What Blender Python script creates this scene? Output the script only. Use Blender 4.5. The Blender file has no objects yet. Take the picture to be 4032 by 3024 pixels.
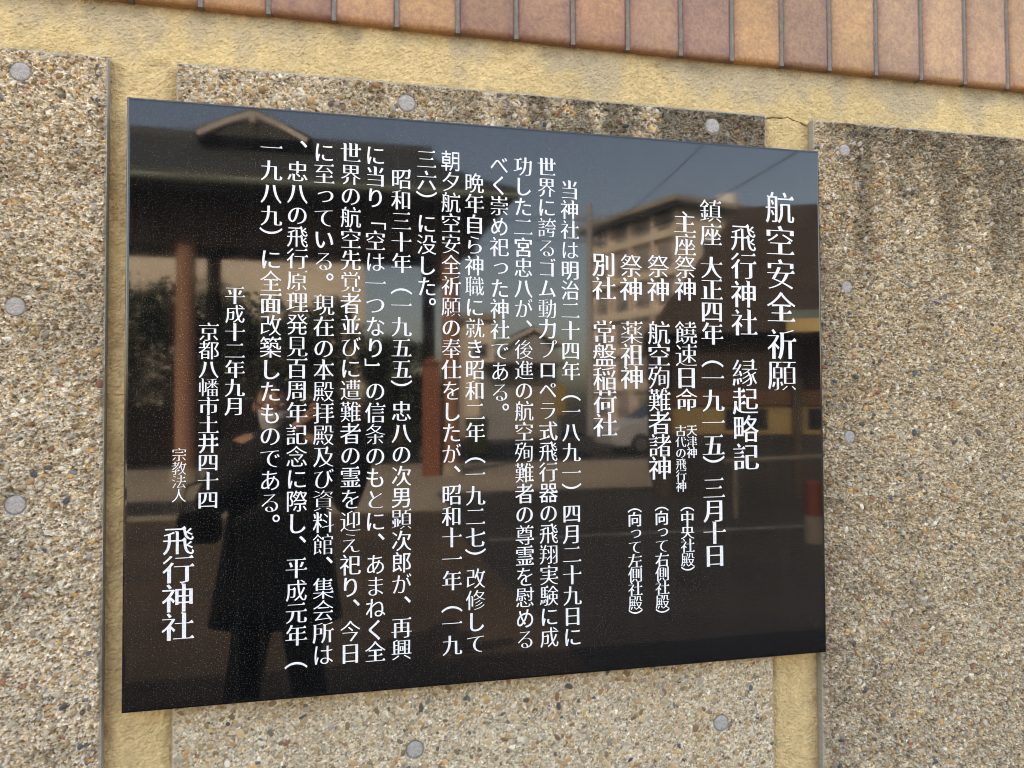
import bpy, bmesh, math, random
import numpy as np
from mathutils import Vector, Matrix

# ------------------------------------------------------------------ camera, sky, sun, exposure
SC = bpy.context.scene
COL = SC.collection
Z0 = 0.875                      # height of the sign's lower edge above the ground
SIGN_W, SIGN_H = 1.5, 1.1708

def make_camera():
    yaw, pit, rol = (math.radians(a) for a in (13.022, 1.6004, -0.2764))
    cy, sy, cp, sp = math.cos(yaw), math.sin(yaw), math.cos(pit), math.sin(pit)
    fwd = Vector((sy*cp, cy*cp, sp)); right = Vector((cy, -sy, 0)); up = right.cross(fwd)
    r2 = right*math.cos(rol) + up*math.sin(rol); u2 = up*math.cos(rol) - right*math.sin(rol)
    cam = bpy.data.cameras.new('camera'); o = bpy.data.objects.new('camera', cam); COL.objects.link(o)
    m = Matrix((r2, u2, -fwd)).transposed().to_4x4(); m.translation = (0.3884, -1.5843, 0.5748 + Z0)
    o.matrix_world = m
    cam.sensor_width = 36; cam.lens = 36*3028/4032; cam.clip_start = 0.01; cam.clip_end = 2000
    SC.camera = o
make_camera()

SUN_EL, SUN_AZ = math.radians(40), math.radians(-34)       # sun behind the wall, a little to the left
w = bpy.data.worlds.new('World'); SC.world = w; w.use_nodes = True
nt = w.node_tree
sky = nt.nodes.new('ShaderNodeTexSky'); sky.sky_type = 'NISHITA'; sky.sun_disc = False
sky.sun_elevation = SUN_EL; sky.sun_rotation = SUN_AZ % (2*math.pi); sky.dust_density = 3.0; sky.air_density = 1.0
nt.links.new(sky.outputs[0], nt.nodes['Background'].inputs[0]); nt.nodes['Background'].inputs[1].default_value = 0.15
sl = bpy.data.lights.new('sun', 'SUN'); sl.energy = 2.7; sl.angle = math.radians(0.53); sl.color = (1.0, 0.94, 0.84)
so = bpy.data.objects.new('sun', sl); COL.objects.link(so)
sdir = Vector((math.sin(SUN_AZ)*math.cos(SUN_EL), math.cos(SUN_AZ)*math.cos(SUN_EL), math.sin(SUN_EL)))
so.rotation_euler = sdir.to_track_quat('Z', 'Y').to_euler(); so.location = (0, 10, 20)
vs = SC.view_settings; vs.view_transform = 'Standard'; vs.look = 'None'; vs.gamma = 1; vs.exposure = 3.0
vs.use_white_balance = True; vs.white_balance_temperature = 8400; vs.white_balance_tint = 14
SC.cycles.filter_width = 1.0; SC.cycles.max_bounces = 8; SC.cycles.diffuse_bounces = 4; SC.cycles.glossy_bounces = 4

R = random.Random(7)
rng = np.random.default_rng(11)

# ------------------------------------------------------------------ helpers: things, parts, meshes
def tag(o, label=None, cat=None, group=None, kind=None):
    if label: o['label'] = label
    if cat: o['category'] = cat
    if group: o['group'] = group
    if kind: o['kind'] = kind
    return o

def empty(name, loc, label, cat, group=None, rz=0):
    o = bpy.data.objects.new(name, None); COL.objects.link(o); o.location = loc; o.rotation_euler.z = rz
    o.empty_display_size = 0.1
    return tag(o, label, cat, group)

def link_mesh(name, me, mat, parent=None, smooth=False):
    o = bpy.data.objects.new(name, me); COL.objects.link(o)
    if mat: me.materials.append(mat)
    if smooth: me.polygons.foreach_set('use_smooth', [True]*len(me.polygons))
    if parent: o.parent = parent
    return o

class MB:
    """collects shapes into one mesh"""
    def __init__(self): self.v = []; self.f = []
    def add(self, vs, fs):
        n = len(self.v); self.v += [tuple(p) for p in vs]; self.f += [tuple(i+n for i in q) for q in fs]
    def box(self, x0, x1, y0, y1, z0, z1):
        self.add([(x0,y0,z0),(x1,y0,z0),(x1,y1,z0),(x0,y1,z0),(x0,y0,z1),(x1,y0,z1),(x1,y1,z1),(x0,y1,z1)],
                 [(0,3,2,1),(4,5,6,7),(0,1,5,4),(1,2,6,5),(2,3,7,6),(3,0,4,7)])
        return self
    def bar(self, a, b, w, h, up=(0,0,1)):
        a, b = Vector(a), Vector(b); d = (b-a).normalized(); u = Vector(up)
        s = d.cross(u).normalized(); u = s.cross(d)
        c = [(-w/2,-h/2),(w/2,-h/2),(w/2,h/2),(-w/2,h/2)]
        self.add([p + s*i + u*j for p in (a, b) for i, j in c],
                 [(0,1,2,3),(4,7,6,5),(0,4,5,1),(1,5,6,2),(2,6,7,3),(3,7,4,0)])
        return self
    def tube(self, pts, rad, n=10, cap=True):
        pts = [Vector(p) for p in pts]; rad = rad if isinstance(rad, (list, tuple)) else [rad]*len(pts)
        base = len(self.v)
        for i, p in enumerate(pts):
            d = (pts[min(i+1, len(pts)-1)] - pts[max(i-1, 0)]).normalized()
            u = Vector((0,0,1)) if abs(d.z) < .9 else Vector((1,0,0))
            s = d.cross(u).normalized(); t = d.cross(s)
            for k in range(n):
                a = 2*math.pi*k/n; self.v.append(tuple(p + (s*math.cos(a) + t*math.sin(a))*rad[i]))
        for i in range(len(pts)-1):
            for k in range(n):
                a, b = base+i*n+k, base+i*n+(k+1) % n
                self.f.append((a, b, b+n, a+n))
        if cap:
            self.f.append(tuple(base+k for k in range(n))[::-1])
            self.f.append(tuple(base+(len(pts)-1)*n+k for k in range(n)))
        return self
    def rings(self, rings, cap=True):
        """loft of rings with equal point counts"""
        base = len(self.v); n = len(rings[0])
        for r in rings: self.v += [tuple(p) for p in r]
        for i in range(len(rings)-1):
            for k in range(n):
                a, b = base+i*n+k, base+i*n+(k+1) % n
                self.f.append((a, b, b+n, a+n))
        if cap:
            self.f.append(tuple(range(base, base+n))[::-1])
            self.f.append(tuple(range(base+(len(rings)-1)*n, base+len(rings)*n)))
        return self
    def ell(self, c, r, nu=16, nv=10, rot=None):
        base = len(self.v)
        for j in range(nv+1):
            th = math.pi*j/nv
            for i in range(nu):
                ph = 2*math.pi*i/nu
                p = Vector((r[0]*math.sin(th)*math.cos(ph), r[1]*math.sin(th)*math.sin(ph), r[2]*math.cos(th)))
                if rot: p = rot @ p
                self.v.append(tuple(p + Vector(c)))
        for j in range(nv):
            for i in range(nu):
                a, b = base+j*nu+i, base+j*nu+(i+1) % nu
                self.f.append((a, a+nu, b+nu, b))
        return self
    def build(self, name, mat, parent=None, smooth=False, bevel=0, loc=None):
        me = bpy.data.meshes.new(name); me.from_pydata(self.v, [], self.f); me.validate()
        bm = bmesh.new(); bm.from_mesh(me)
        if smooth: bmesh.ops.remove_doubles(bm, verts=bm.verts, dist=1e-6)
        bmesh.ops.recalc_face_normals(bm, faces=bm.faces); bm.to_mesh(me); bm.free()
        o = link_mesh(name, me, mat, parent, smooth)
        if bevel:
            m = o.modifiers.new('bevel', 'BEVEL'); m.width = bevel; m.segments = 2; m.limit_method = 'ANGLE'
        if loc: o.location = loc
        return o

# ------------------------------------------------------------------ materials
def new_mat(name):
    m = bpy.data.materials.new(name); m.use_nodes = True
    return m, m.node_tree, m.node_tree.nodes['Principled BSDF']

def noise(t, scale, detail=4, rough=.6, vec=None):
    n = t.nodes.new('ShaderNodeTexNoise'); n.inputs['Scale'].default_value = scale
    n.inputs['Detail'].default_value = detail; n.inputs['Roughness'].default_value = rough
    if vec is None:
        c = t.nodes.new('ShaderNodeTexCoord'); vec = c.outputs['Object']
    t.links.new(vec, n.inputs['Vector'])
    return n

def ramp(t, src, stops):
    r = t.nodes.new('ShaderNodeValToRGB'); e = r.color_ramp.elements
    e[0].position, e[0].color = stops[0][0], (*stops[0][1], 1); e[1].position, e[1].color = stops[-1][0], (*stops[-1][1], 1)
    for p, c in stops[1:-1]:
        q = e.new(p); q.color = (*c, 1)
    t.links.new(src, r.inputs[0]); return r

def mix(t, a, b, fac, mode='MIX'):
    m = t.nodes.new('ShaderNodeMix'); m.data_type = 'RGBA'; m.blend_type = mode
    for s, v in ((0, fac), (6, a), (7, b)):
        if isinstance(v, (int, float)): m.inputs[s].default_value = v
        elif isinstance(v, tuple): m.inputs[s].default_value = (*v, 1)
        else: t.links.new(v, m.inputs[s])
    return m.outputs[2]

def bump(t, bsdf, src, strength=.3, dist=.01):
    b = t.nodes.new('ShaderNodeBump'); b.inputs['Strength'].default_value = strength; b.inputs['Distance'].default_value = dist
    t.links.new(src, b.inputs['Height']); t.links.new(b.outputs[0], bsdf.inputs['Normal'])

def plain(name, c, rough=.7, var=.25, scale=3.0, bmp=0.0, bscale=60, metal=0, fine=0):
    m, t, b = new_mat(name)
    n = noise(t, scale, 6)
    lo = tuple(x*(1-var) for x in c); hi = tuple(min(1, x*(1+var)) for x in c)
    out = ramp(t, n.outputs[0], [(.3, lo), (.7, hi)]).outputs[0]
    if fine:
        n2 = noise(t, bscale, 3); out = mix(t, out, ramp(t, n2.outputs[0], [(.35, (1-fine,)*3), (.65, (1+fine,)*3)]).outputs[0], 1.0, 'MULTIPLY')
    t.links.new(out, b.inputs['Base Color']); b.inputs['Roughness'].default_value = rough; b.inputs['Metallic'].default_value = metal
    if bmp:
        n3 = noise(t, bscale, 4); bump(t, b, n3.outputs[0], bmp)
    return m

def mat_vcol(name, fine_scale, fine, rough, bmp, bscale, bdist=.002, spec=.3):
    m, t, b = new_mat(name)
    a = t.nodes.new('ShaderNodeAttribute'); a.attribute_name = 'Col'
    n = noise(t, fine_scale, 3, .7)
    out = mix(t, a.outputs['Color'], ramp(t, n.outputs[0], [(.3, (1-fine,)*3), (.7, (1+fine,)*3)]).outputs[0], 1.0, 'MULTIPLY')
    t.links.new(out, b.inputs['Base Color']); b.inputs['Roughness'].default_value = rough
    b.inputs['Specular IOR Level'].default_value = spec
    if bmp:
        n2 = noise(t, bscale, 5, .65); bump(t, b, n2.outputs[0], bmp, bdist)
    return m

M_AGG = mat_vcol('exposed_aggregate', 900, .22, .75, .35, 500, .0015)
M_STUCCO = mat_vcol('yellow_sand_render', 700, .16, .9, .3, 450, .0015, .15)
M_TILE = mat_vcol('flashed_clay_tile', 420, .0, .5, .12, 160, .001, .4)

def tile_nodes():
    t = M_TILE.node_tree; b = t.nodes['Principled BSDF']
    a = [n for n in t.nodes if n.type == 'ATTRIBUTE'][0]
    s = noise(t, 330, 2, .6); s2 = noise(t, 30, 5, .65); s3 = noise(t, 120, 3, .6)
    sp = ramp(t, s.outputs[0], [(.30, (.84, .80, .80)), (.52, (1, 1, 1)), (.72, (1.08, 1.06, 1.0))]).outputs[0]
    bl = ramp(t, s2.outputs[0], [(.32, (.86, .82, .86)), (.62, (1.07, 1.05, 1.0))]).outputs[0]
    md = ramp(t, s3.outputs[0], [(.35, (.86, .83, .84)), (.65, (1.07, 1.06, 1.03))]).outputs[0]
    o = mix(t, a.outputs['Color'], sp, 1.0, 'MULTIPLY'); o = mix(t, o, bl, 1.0, 'MULTIPLY'); o = mix(t, o, md, 1.0, 'MULTIPLY')
    t.links.new(o, b.inputs['Base Color'])
tile_nodes()

def mat_granite():
    m, t, b = new_mat('polished_black_granite')
    c = t.nodes.new('ShaderNodeTexCoord')
    n = noise(t, 430, 2, .6, c.outputs['Object']); n2 = noise(t, 14, 5, .6, c.outputs['Object'])
    sp = ramp(t, n.outputs[0], [(.50, (.0022, .0022, .0023)), (.60, (.007, .0072, .0074)), (.72, (.10, .103, .105))]).outputs[0]
    # rain streaks: a thin dusty film drawn out downwards
    mp = t.nodes.new('ShaderNodeMapping'); mp.inputs['Scale'].default_value = (90, 1, 3.0)
    t.links.new(c.outputs['Object'], mp.inputs[0])
    st = noise(t, 1.0, 5, .6, mp.outputs[0])
    film = ramp(t, st.outputs[0], [(.48, (0, 0, 0)), (.78, (.007, .0064, .0052))]).outputs[0]
    out = mix(t, sp, film, 1.0, 'ADD')
    t.links.new(out, b.inputs['Base Color'])
    rr = ramp(t, n2.outputs[0], [(.35, (.025,)*3), (.7, (.05,)*3)]).outputs[0]
    t.links.new(rr, b.inputs['Roughness']); b.inputs['IOR'].default_value = 1.50
    return m
M_GRANITE = mat_granite()
M_PAINT = plain('white_filled_lettering', (.77,.77,.76), .6, .08, 25, 0, 260, 0, .14)
M_PLUG = plain('grey_mortar_plug', (.40,.37,.33), .9, .18, 60, .5, 300, 0, .15)
M_GROUT = plain('grey_grout', (.20,.18,.15), .9, .2, 60, .4, 400, 0, .12)
M_STEEL = plain('grey_metal', (.35, .35, .36), .4, .1, 5, 0, 60, .8)

# ------------------------------------------------------------------ 2-D noise on arrays
def vnoise(X, Z, cell, seed, cellz=None):
    cellz = cellz or cell
    r = np.random.default_rng(seed)
    gx = (X+20)/cell; gz = (Z+20)/cellz
    ix = np.floor(gx).astype(int); iz = np.floor(gz).astype(int)
    fx = gx-ix; fz = gz-iz
    fx = fx*fx*(3-2*fx); fz = fz*fz*(3-2*fz)
    T = r.random(1 << 16)
    def h(i, j): return T[((i*73856093) ^ (j*19349663) ^ (seed*83492791)) & 0xFFFF]
    return (h(ix,iz)*(1-fx)+h(ix+1,iz)*fx)*(1-fz) + (h(ix,iz+1)*(1-fx)+h(ix+1,iz+1)*fx)*fz

def fbm(X, Z, cell, seed, octs=4, gain=.5):
    s = 0; a = 1; tot = 0
    for o in range(octs):
        s = s + a*vnoise(X, Z, cell/2**o, seed+o*17); tot += a; a *= gain
    return s/tot

def facets(X, Z, cell, seed, stretch=1.0):
    """broken-face texture: every cell is a tilted chip with its own height; returns height, cell random, edge closeness"""
    r = np.random.default_rng(seed); T = r.random((1 << 15, 6))
    gx = (X+20)/cell/stretch; gz = (Z+20)/cell; ix = np.floor(gx).astype(int); iz = np.floor(gz).astype(int)
    best = np.full(X.shape, 9.0); sec = np.full(X.shape, 9.0); h = np.zeros(X.shape); rid = np.zeros(X.shape)
    for a in (-1, 0, 1):
        for b in (-1, 0, 1):
            k = (((ix+a)*73856093) ^ ((iz+b)*19349663)) & 0x7FFF
            t = T[k]; dx = gx-(ix+a+t[..., 0]); dz = gz-(iz+b+t[..., 1]); d = dx*dx+dz*dz
            m = d < best
            sec = np.where(m, best, np.minimum(sec, d)); best = np.where(m, d, best)
            h = np.where(m, (t[..., 2]-.5)+dx*(t[..., 3]-.5)*1.1+dz*(t[..., 4]-.5)*1.1, h); rid = np.where(m, t[..., 5], rid)
    return h, rid, np.sqrt(sec)-np.sqrt(best)

def sstep(a, b, x):
    t = np.clip((x-a)/(b-a), 0, 1); return t*t*(3-2*t)

def grid_mesh(name, xs, zs, Y, C, mat, parent, back=None, side_col=None, mask=None):
    """a relief sheet facing -y, with skirts back to y=back"""
    nx, nz = len(xs), len(zs)
    X, Z = np.meshgrid(xs, zs)
    V = np.stack([X, Y, Z], -1).reshape(-1, 3)
    idx = np.arange(nx*nz).reshape(nz, nx)
    q = np.stack([idx[:-1,:-1], idx[:-1,1:], idx[1:,1:], idx[1:,:-1]], -1)
    if mask is not None: q = q[mask[:-1,:-1] & mask[1:,1:]]
    Q = q.reshape(-1, 4); C = C.reshape(-1, 3)
    nface_front = len(Q)
    if back is not None:
        loop = np.concatenate([idx[0,:], idx[1:,-1], idx[-1,-2::-1], idx[-2:0:-1,0]])
        n0 = len(V); L = len(loop)
        top = V[loop].copy(); bot = V[loop].copy(); bot[:,1] = back
        V = np.concatenate([V, top, bot])
        sc = np.array(side_col)*(0.85+0.3*rng.random((L,1)))
        C = np.concatenate([C, sc, sc*.9])
        a = n0+np.arange(L); b = n0+(np.arange(L)+1) % L
        Q = np.concatenate([Q, np.stack([a, a+L, b+L, b], -1)])
    me = bpy.data.meshes.new(name)
    me.vertices.add(len(V)); me.vertices.foreach_set('co', V.astype(np.float32).ravel())
    me.loops.add(len(Q)*4); me.loops.foreach_set('vertex_index', Q.astype(np.int32).ravel())
    me.polygons.add(len(Q)); me.polygons.foreach_set('loop_start', np.arange(0, len(Q)*4, 4, dtype=np.int32))
    me.update(calc_edges=True); me.validate()
    ca = me.color_attributes.new('Col', 'FLOAT_COLOR', 'POINT')
    ca.data.foreach_set('color', np.concatenate([C, np.ones((len(C),1))], 1).astype(np.float32).ravel())
    sm = np.zeros(len(me.polygons), bool); me.polygons.foreach_set('use_smooth', sm)
    return link_mesh(name, me, mat, parent)

def axis(*segs):
    out = []
    for a, b, s in segs:
        n = max(1, int(round((b-a)/s))); out.append(np.linspace(a, b, n, endpoint=False))
    out.append(np.array([segs[-1][1]])); return np.concatenate(out)

# ------------------------------------------------------------------ the wall
Y_STUCCO, Y_PANEL, Y_TILE, Y_BACK = .064, .041, .050, .30
STONES = np.array([(.46,.34,.19),(.52,.33,.13),(.33,.29,.23),(.085,.09,.10),(.24,.16,.09),(.29,.145,.085),(.66,.60,.48),
                   (.52,.44,.31),(.17,.16,.145),(.42,.30,.17),(.14,.115,.09),(.38,.235,.11)])
SW = np.array([.17,.09,.11,.03,.11,.04,.11,.14,.04,.13,.05,.10]); SW = SW/SW.sum()

def aggregate(xs, zs, seed, density, plugs, stain, smoothness=0.0, rough_amp=1.0, matrix=(.425,.365,.275)):
    """height (towards the viewer, metres) and colour of one exposed-aggregate slab"""
    r = np.random.default_rng(seed)
    X, Z = np.meshgrid(xs, zs)
    ra = rough_amp
    H = (fbm(X, Z, .16, seed+3, 4)-.5)*.012*ra+(fbm(X, Z, .03, seed+9, 3)-.5)*.005*ra
    h1, r1, e1 = facets(X, Z, .0100, seed+60, 1.25); h2, r2, e2 = facets(X, Z, .0047, seed+61, 1.2); h3, r3, e3 = facets(X, Z, .0030, seed+62)
    H += (h1*.0040+h2*.0034+h3*.0016)*ra-(sstep(.12, 0, e1)*.0011+sstep(.10, 0, e2)*.0006)*ra
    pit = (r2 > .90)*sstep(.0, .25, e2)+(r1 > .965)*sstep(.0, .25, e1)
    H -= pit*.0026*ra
    m0 = np.array(matrix)
    C = m0*(.80+.40*fbm(X, Z, .012, seed+21, 3, .7)[..., None])
    C = C*(.80+.42*r2[..., None])*(.86+.28*r3[..., None])*(.93+.14*r1[..., None])
    tint = fbm(X, Z, .09, seed+31, 3)[..., None]
    C = C*(1+(tint-.5)*np.array([.22,.26,.32]))
    C *= (.90+.20*r.random(X.shape))[..., None]
    pal = np.array([(.47,.33,.17),(.40,.27,.14),(.30,.22,.14),(.62,.54,.42),(.33,.29,.23),(.24,.16,.10),(.55,.40,.22),(.66,.60,.50)])
    for rr, lo, hi in ((r2, .34, .47), (r3, .30, .46)):
        sel = (rr > lo) & (rr < hi); q = ((rr-lo)/(hi-lo)*7.99).clip(0, 7).astype(int)
        C = np.where(sel[..., None], pal[q]*(.45+.55*m0.mean()/.355)*(.8+.4*r1[..., None]), C)
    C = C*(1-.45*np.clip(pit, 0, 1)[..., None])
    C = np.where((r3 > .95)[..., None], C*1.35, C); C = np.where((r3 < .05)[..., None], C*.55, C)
    x0, x1, z0, z1 = xs[0], xs[-1], zs[0], zs[-1]
    n = int(density*(x1-x0)*(z1-z0))
    px = r.uniform(x0, x1, n); pz = r.uniform(z0, z1, n)
    rad = .0011+.0056*r.random(n)**4.2
    big = r.random(n) < .012; rad[big] += .003*r.random(big.sum())
    kind = r.choice(len(STONES), n, p=SW)
    for i in np.argsort(rad):
        a = r.uniform(0, math.pi); ex = rad[i]*r.uniform(.95, 1.45); ez = rad[i]*r.uniform(.6, .95)
        m = ex*1.1
        i0, i1 = np.searchsorted(xs, (px[i]-m, px[i]+m)); j0, j1 = np.searchsorted(zs, (pz[i]-m, pz[i]+m))
        if i1 <= i0 or j1 <= j0: continue
        dx = X[j0:j1, i0:i1]-px[i]; dz = Z[j0:j1, i0:i1]-pz[i]
        u = (dx*math.cos(a)+dz*math.sin(a))/ex; v = (-dx*math.sin(a)+dz*math.cos(a))/ez
        d = np.abs(u)**2.4+np.abs(v)**2.4
        inside = d < 1
        if not inside.any(): continue
        lift = rad[i]*(.55-.45*smoothness)
        h = H[j0:j1, i0:i1]; base = h.mean()
        tilt = (u*r.uniform(-.3,.3)+v*r.uniform(-.3,.3))*lift
        dome = base+lift*(np.sqrt(np.clip(1-d, 0, 1))*1.2-.25)+tilt*.7
        h[inside] = np.maximum(h, dome)[inside] if smoothness < .9 else dome[inside]
        c = C[j0:j1, i0:i1]; c[inside] = STONES[kind[i]]*r.uniform(.75, 1.25)
    if seed == 22:
        H *= (.38+.62*sstep(.95, 1.05, Z-.0))
    if stain is not None:
        C *= stain(X, Z)[..., None]*np.array([1, .985, .95])
    e = np.minimum(np.minimum(X-x0, x1-X), z1-Z)
    chip = .003+.004*fbm(X, Z, .012, seed+50, 2)
    k = sstep(0, 1, e/chip)
    H = H*k-.0035*(1-k)
    edge = sstep(.0, .006, e)[..., None]
    C = C*edge+np.array([.37,.33,.26])*(1-edge)*.95
    for (cx, cz, rr) in plugs:
        d = np.hypot(X-cx, Z-cz)
        k = sstep(rr*.96, rr*1.14, d)
        H = H*k-.0045*(1-k)
        C = np.where((d < rr*1.06)[..., None], np.array([.27,.245,.215])*(.8+.4*r.random(X.shape))[..., None], C)
    return H, C

def plug_mesh(parent, x, z, r, seed):
    rr = random.Random(seed); m = MB(); n = 28
    rings = []
    for k, (f, dy) in enumerate(((1.0, .004), (.97, -.0006), (.86, -.0014), (.5, -.0018), (.12, -.0018))):
        rings.append([(r*f*math.cos(2*math.pi*i/n)*(1+rr.uniform(-.012,.012)), dy+rr.uniform(-.0002,.0002), r*f*math.sin(2*math.pi*i/n)) for i in range(n)])
    m.rings(rings)
    o = m.build('plug', M_PLUG, parent, smooth=True, loc=(x, Y_PANEL+.0035, z)); return o

def panel(x0, x1, ztop, seed, fx, fz, dens, plugs, stain, label, smoothness=0., rough_amp=1., matrix=(.50,.425,.30)):
    t = empty('aggregate_panel', ((x0+x1)/2, Y_PANEL, .12), label, 'wall panel', 'exposed aggregate panels on the wall')
    xs, zs = axis(*fx), axis(*fz)
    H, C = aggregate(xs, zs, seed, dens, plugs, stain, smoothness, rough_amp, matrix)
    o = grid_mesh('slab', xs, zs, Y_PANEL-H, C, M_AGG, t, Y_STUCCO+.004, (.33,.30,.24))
    o.matrix_parent_inverse = t.matrix_basis.inverted()
    for i, (cx, cz, rr) in enumerate(plugs):
        p = plug_mesh(t, cx, cz, rr*.95, seed*10+i); p.matrix_parent_inverse = t.matrix_basis.inverted()
    return t

S = 0.0016
def Zs(*v): return [(a+Z0, b+Z0, s) for a, b, s in v]
def stain_left(X, Z):
    z = Z-Z0
    n = fbm(X, Z, .10, 401, 4)
    return 1-.20*sstep(.50, .68, n)-.12*sstep(.5, .8, fbm(X, Z, .25, 405, 3))*sstep(1.0, .6, z)
def stain_mid(X, Z):
    z = Z-Z0; n = .55*fbm(X, Z, .03, 411, 4, .65)+.45*vnoise(X, Z, .035, 416, .16)
    side = sstep(.30, 1.1, X)
    s = sstep(.36, .60, n+.14*side-.06)*sstep(1.06, 1.13, z)*(.16+.46*side)
    top = sstep(1.225, 1.258, z)*.30*sstep(.35, .6, fbm(X, Z, .03, 414, 3))*side
    return 1-np.clip(s+top, 0, .7)
def stain_right(X, Z):
    z = Z-Z0; n = .5*fbm(X, Z, .035, 421, 5, .65)+.5*vnoise(X, Z, .05, 423, .30)
    a = sstep(.40, .66, n+.20*sstep(.75, 1.24, z)-.08)*(.14+.34*sstep(.6, 1.2, z))
    top = sstep(1.20, 1.258, z)*.22*sstep(.3, .6, fbm(X, Z, .04, 429, 3))
    left = sstep(1.66, 1.53, X)*sstep(1.12, .98, z)*.22*sstep(.35, .6, fbm(X, Z, .05, 427, 4))
    pale = sstep(1.60, 1.54, X)*sstep(.95, 1.1, z)
    return (1-np.clip(a+top+left, 0, .6)*(1-.8*pale))*(1+.12*pale)

wall = empty('shrine_wall', (.9, Y_BACK, 0), 'yellow rendered street wall carrying the aggregate panels and black sign', 'wall')
panel(-1.45, -.045, 1.262, 21, [(-1.45,-.36,.012),(-.36,-.045,S)], Zs((-.75,-.2,.012),(-.2,1.262,S)), 9000,
      [(-.198,1.218+Z0,.0185),(-.201,.767+Z0,.0185),(-.197,.392+Z0,.0185)], stain_left,
      'pale rough pebble panel at the left of the black sign, lightest of the three', rough_amp=1.35, matrix=(.60,.515,.385))
panel(.081, 1.387, 1.262, 22, [(.081,1.387,S)], Zs((-.75,-.36,.012),(-.36,.10,S),(.10,1.10,.012),(1.10,1.262,S)), 11000,
      [(.538,1.219+Z0,.0185),(1.249,1.225+Z0,.0185),(.553,-.141+Z0,.0185),(1.252,-.154+Z0,.0185)], stain_mid,
      'pebble panel mostly hidden behind the black sign, its top strip darkly stained', rough_amp=.9)
panel(1.515, 2.95, 1.262, 23, [(1.515,2.22,S),(2.22,2.95,.012)], Zs((-.75,-.38,.012),(-.38,1.262,S)), 10000,
      [(1.601,1.193+Z0,.0150),(1.600,.858+Z0,.0155),(1.601,.495+Z0,.0155)], stain_right,
      'brownish weathered pebble panel at the right of the black sign', rough_amp=1.25, matrix=(.465,.39,.275))

def stucco():
    st = .0022
    xs = axis((-1.5,-.38,.03),(-.38,2.22,st),(2.22,3.0,.03)); zs = np.concatenate([axis((-.75,-.40,.03),(-.40,1.46,st))])+Z0
    X, Z = np.meshgrid(xs, zs); z = Z-Z0
    hf, rf, ef = facets(X, Z, .0052, 509, 1.15)
    H = (fbm(X, Z, .008, 501, 3, .85)-.5)*.0046+hf*.0016+(fbm(X, Z, .2, 505, 2)-.5)*.004+(np.random.default_rng(5).random(X.shape)-.5)*.0008
    yel = np.array([.60,.45,.225]); C = yel*(.86+.28*fbm(X, Z, .02, 511, 3)[..., None])*(.90+.2*rf[..., None])
    C = C*(.9+.2*fbm(X, Z, .3, 515, 3)[..., None])
    # grey-white weathered runs below the tile row; the two channels darken beside the panels
    runs = vnoise(X, Z, .045, 521, .30)*.45+fbm(X, Z, .05, 524, 3)*.4+vnoise(X, Z, .16, 528, .5)*.25
    topz = sstep(1.262, 1.40, z)
    g = sstep(.46, .80, runs+.36*(topz-.40))*sstep(1.255, 1.285, z)
    C = C*(1-.66*g[..., None])+np.array([.40,.34,.24])*(.66*g[..., None])
    near_tile = sstep(1.345, 1.392, z+.03*(vnoise(X, Z, .03, 531, .05)-.5))*(.35+.65*fbm(X, Z, .03, 533, 3))  # colour gets darker towards the tile row
    C *= (1-.55*near_tile)[..., None]
    foot = sstep(1.285, 1.262, z)*sstep(.42, .62, fbm(X, Z, .04, 541, 3))*(z > 1.258)
    C *= (1-.28*foot)[..., None]
    chan = (z < 1.258)
    edge = np.minimum(np.minimum(np.abs(X+.045), np.abs(X-.081)), np.minimum(np.abs(X-1.387), np.abs(X-1.515)))
    chan_dark = np.where(chan, sstep(.030, .002, edge)*(.25+.5*fbm(X, Z, .05, 551, 4)), 0)  # colour darkens unevenly towards the channel edges
    chan_dark += np.where(chan & (X < .2), sstep(.52, .70, fbm(X, Z, .06, 555, 4))*.35*sstep(1.2, .9, z)*sstep(-.045, -.0, -X+.02), 0)
    C = C*(1-chan_dark[..., None]*np.array([.55,.60,.62]))
    # hairline crack over the right-hand channel
    cz = 1.268+.004*(vnoise(X, X*0, .02, 561)-.5)*2-.010*((X-1.44)/.06)**2
    ck = (np.abs(z-cz) < .0010) & (X > 1.385) & (X < 1.512)
    C[ck] *= .45; H[ck] -= .004
    cz2 = 1.2635+.003*(vnoise(X, X*0, .015, 565)-.5)*2
    ck2 = (np.abs(z-cz2) < .0016) & (X > 1.512) & (X < 1.66) & (vnoise(X, X*0, .03, 567) > .45)
    C[ck2] *= .15; H[ck2] -= .003
    band = z > 1.250
    mask = band | ((X > -.06) & (X < .10)) | ((X > 1.375) & (X < 1.53))
    o = grid_mesh('render_coat', xs, zs, Y_STUCCO-H, C, M_STUCCO, wall, None, None, mask)
    o.matrix_parent_inverse = wall.matrix_basis.inverted()
stucco()
M_CORE = plain('yellow_render_plain', (.54,.395,.18), .9, .15, 4, .4, 200)
def body(): 
    m = MB(); m.box(-7, 12, Y_STUCCO+.008, Y_BACK, 0, 2.95); o = m.build('masonry', M_CORE, wall); o.matrix_parent_inverse = wall.matrix_basis.inverted()
body()

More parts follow.
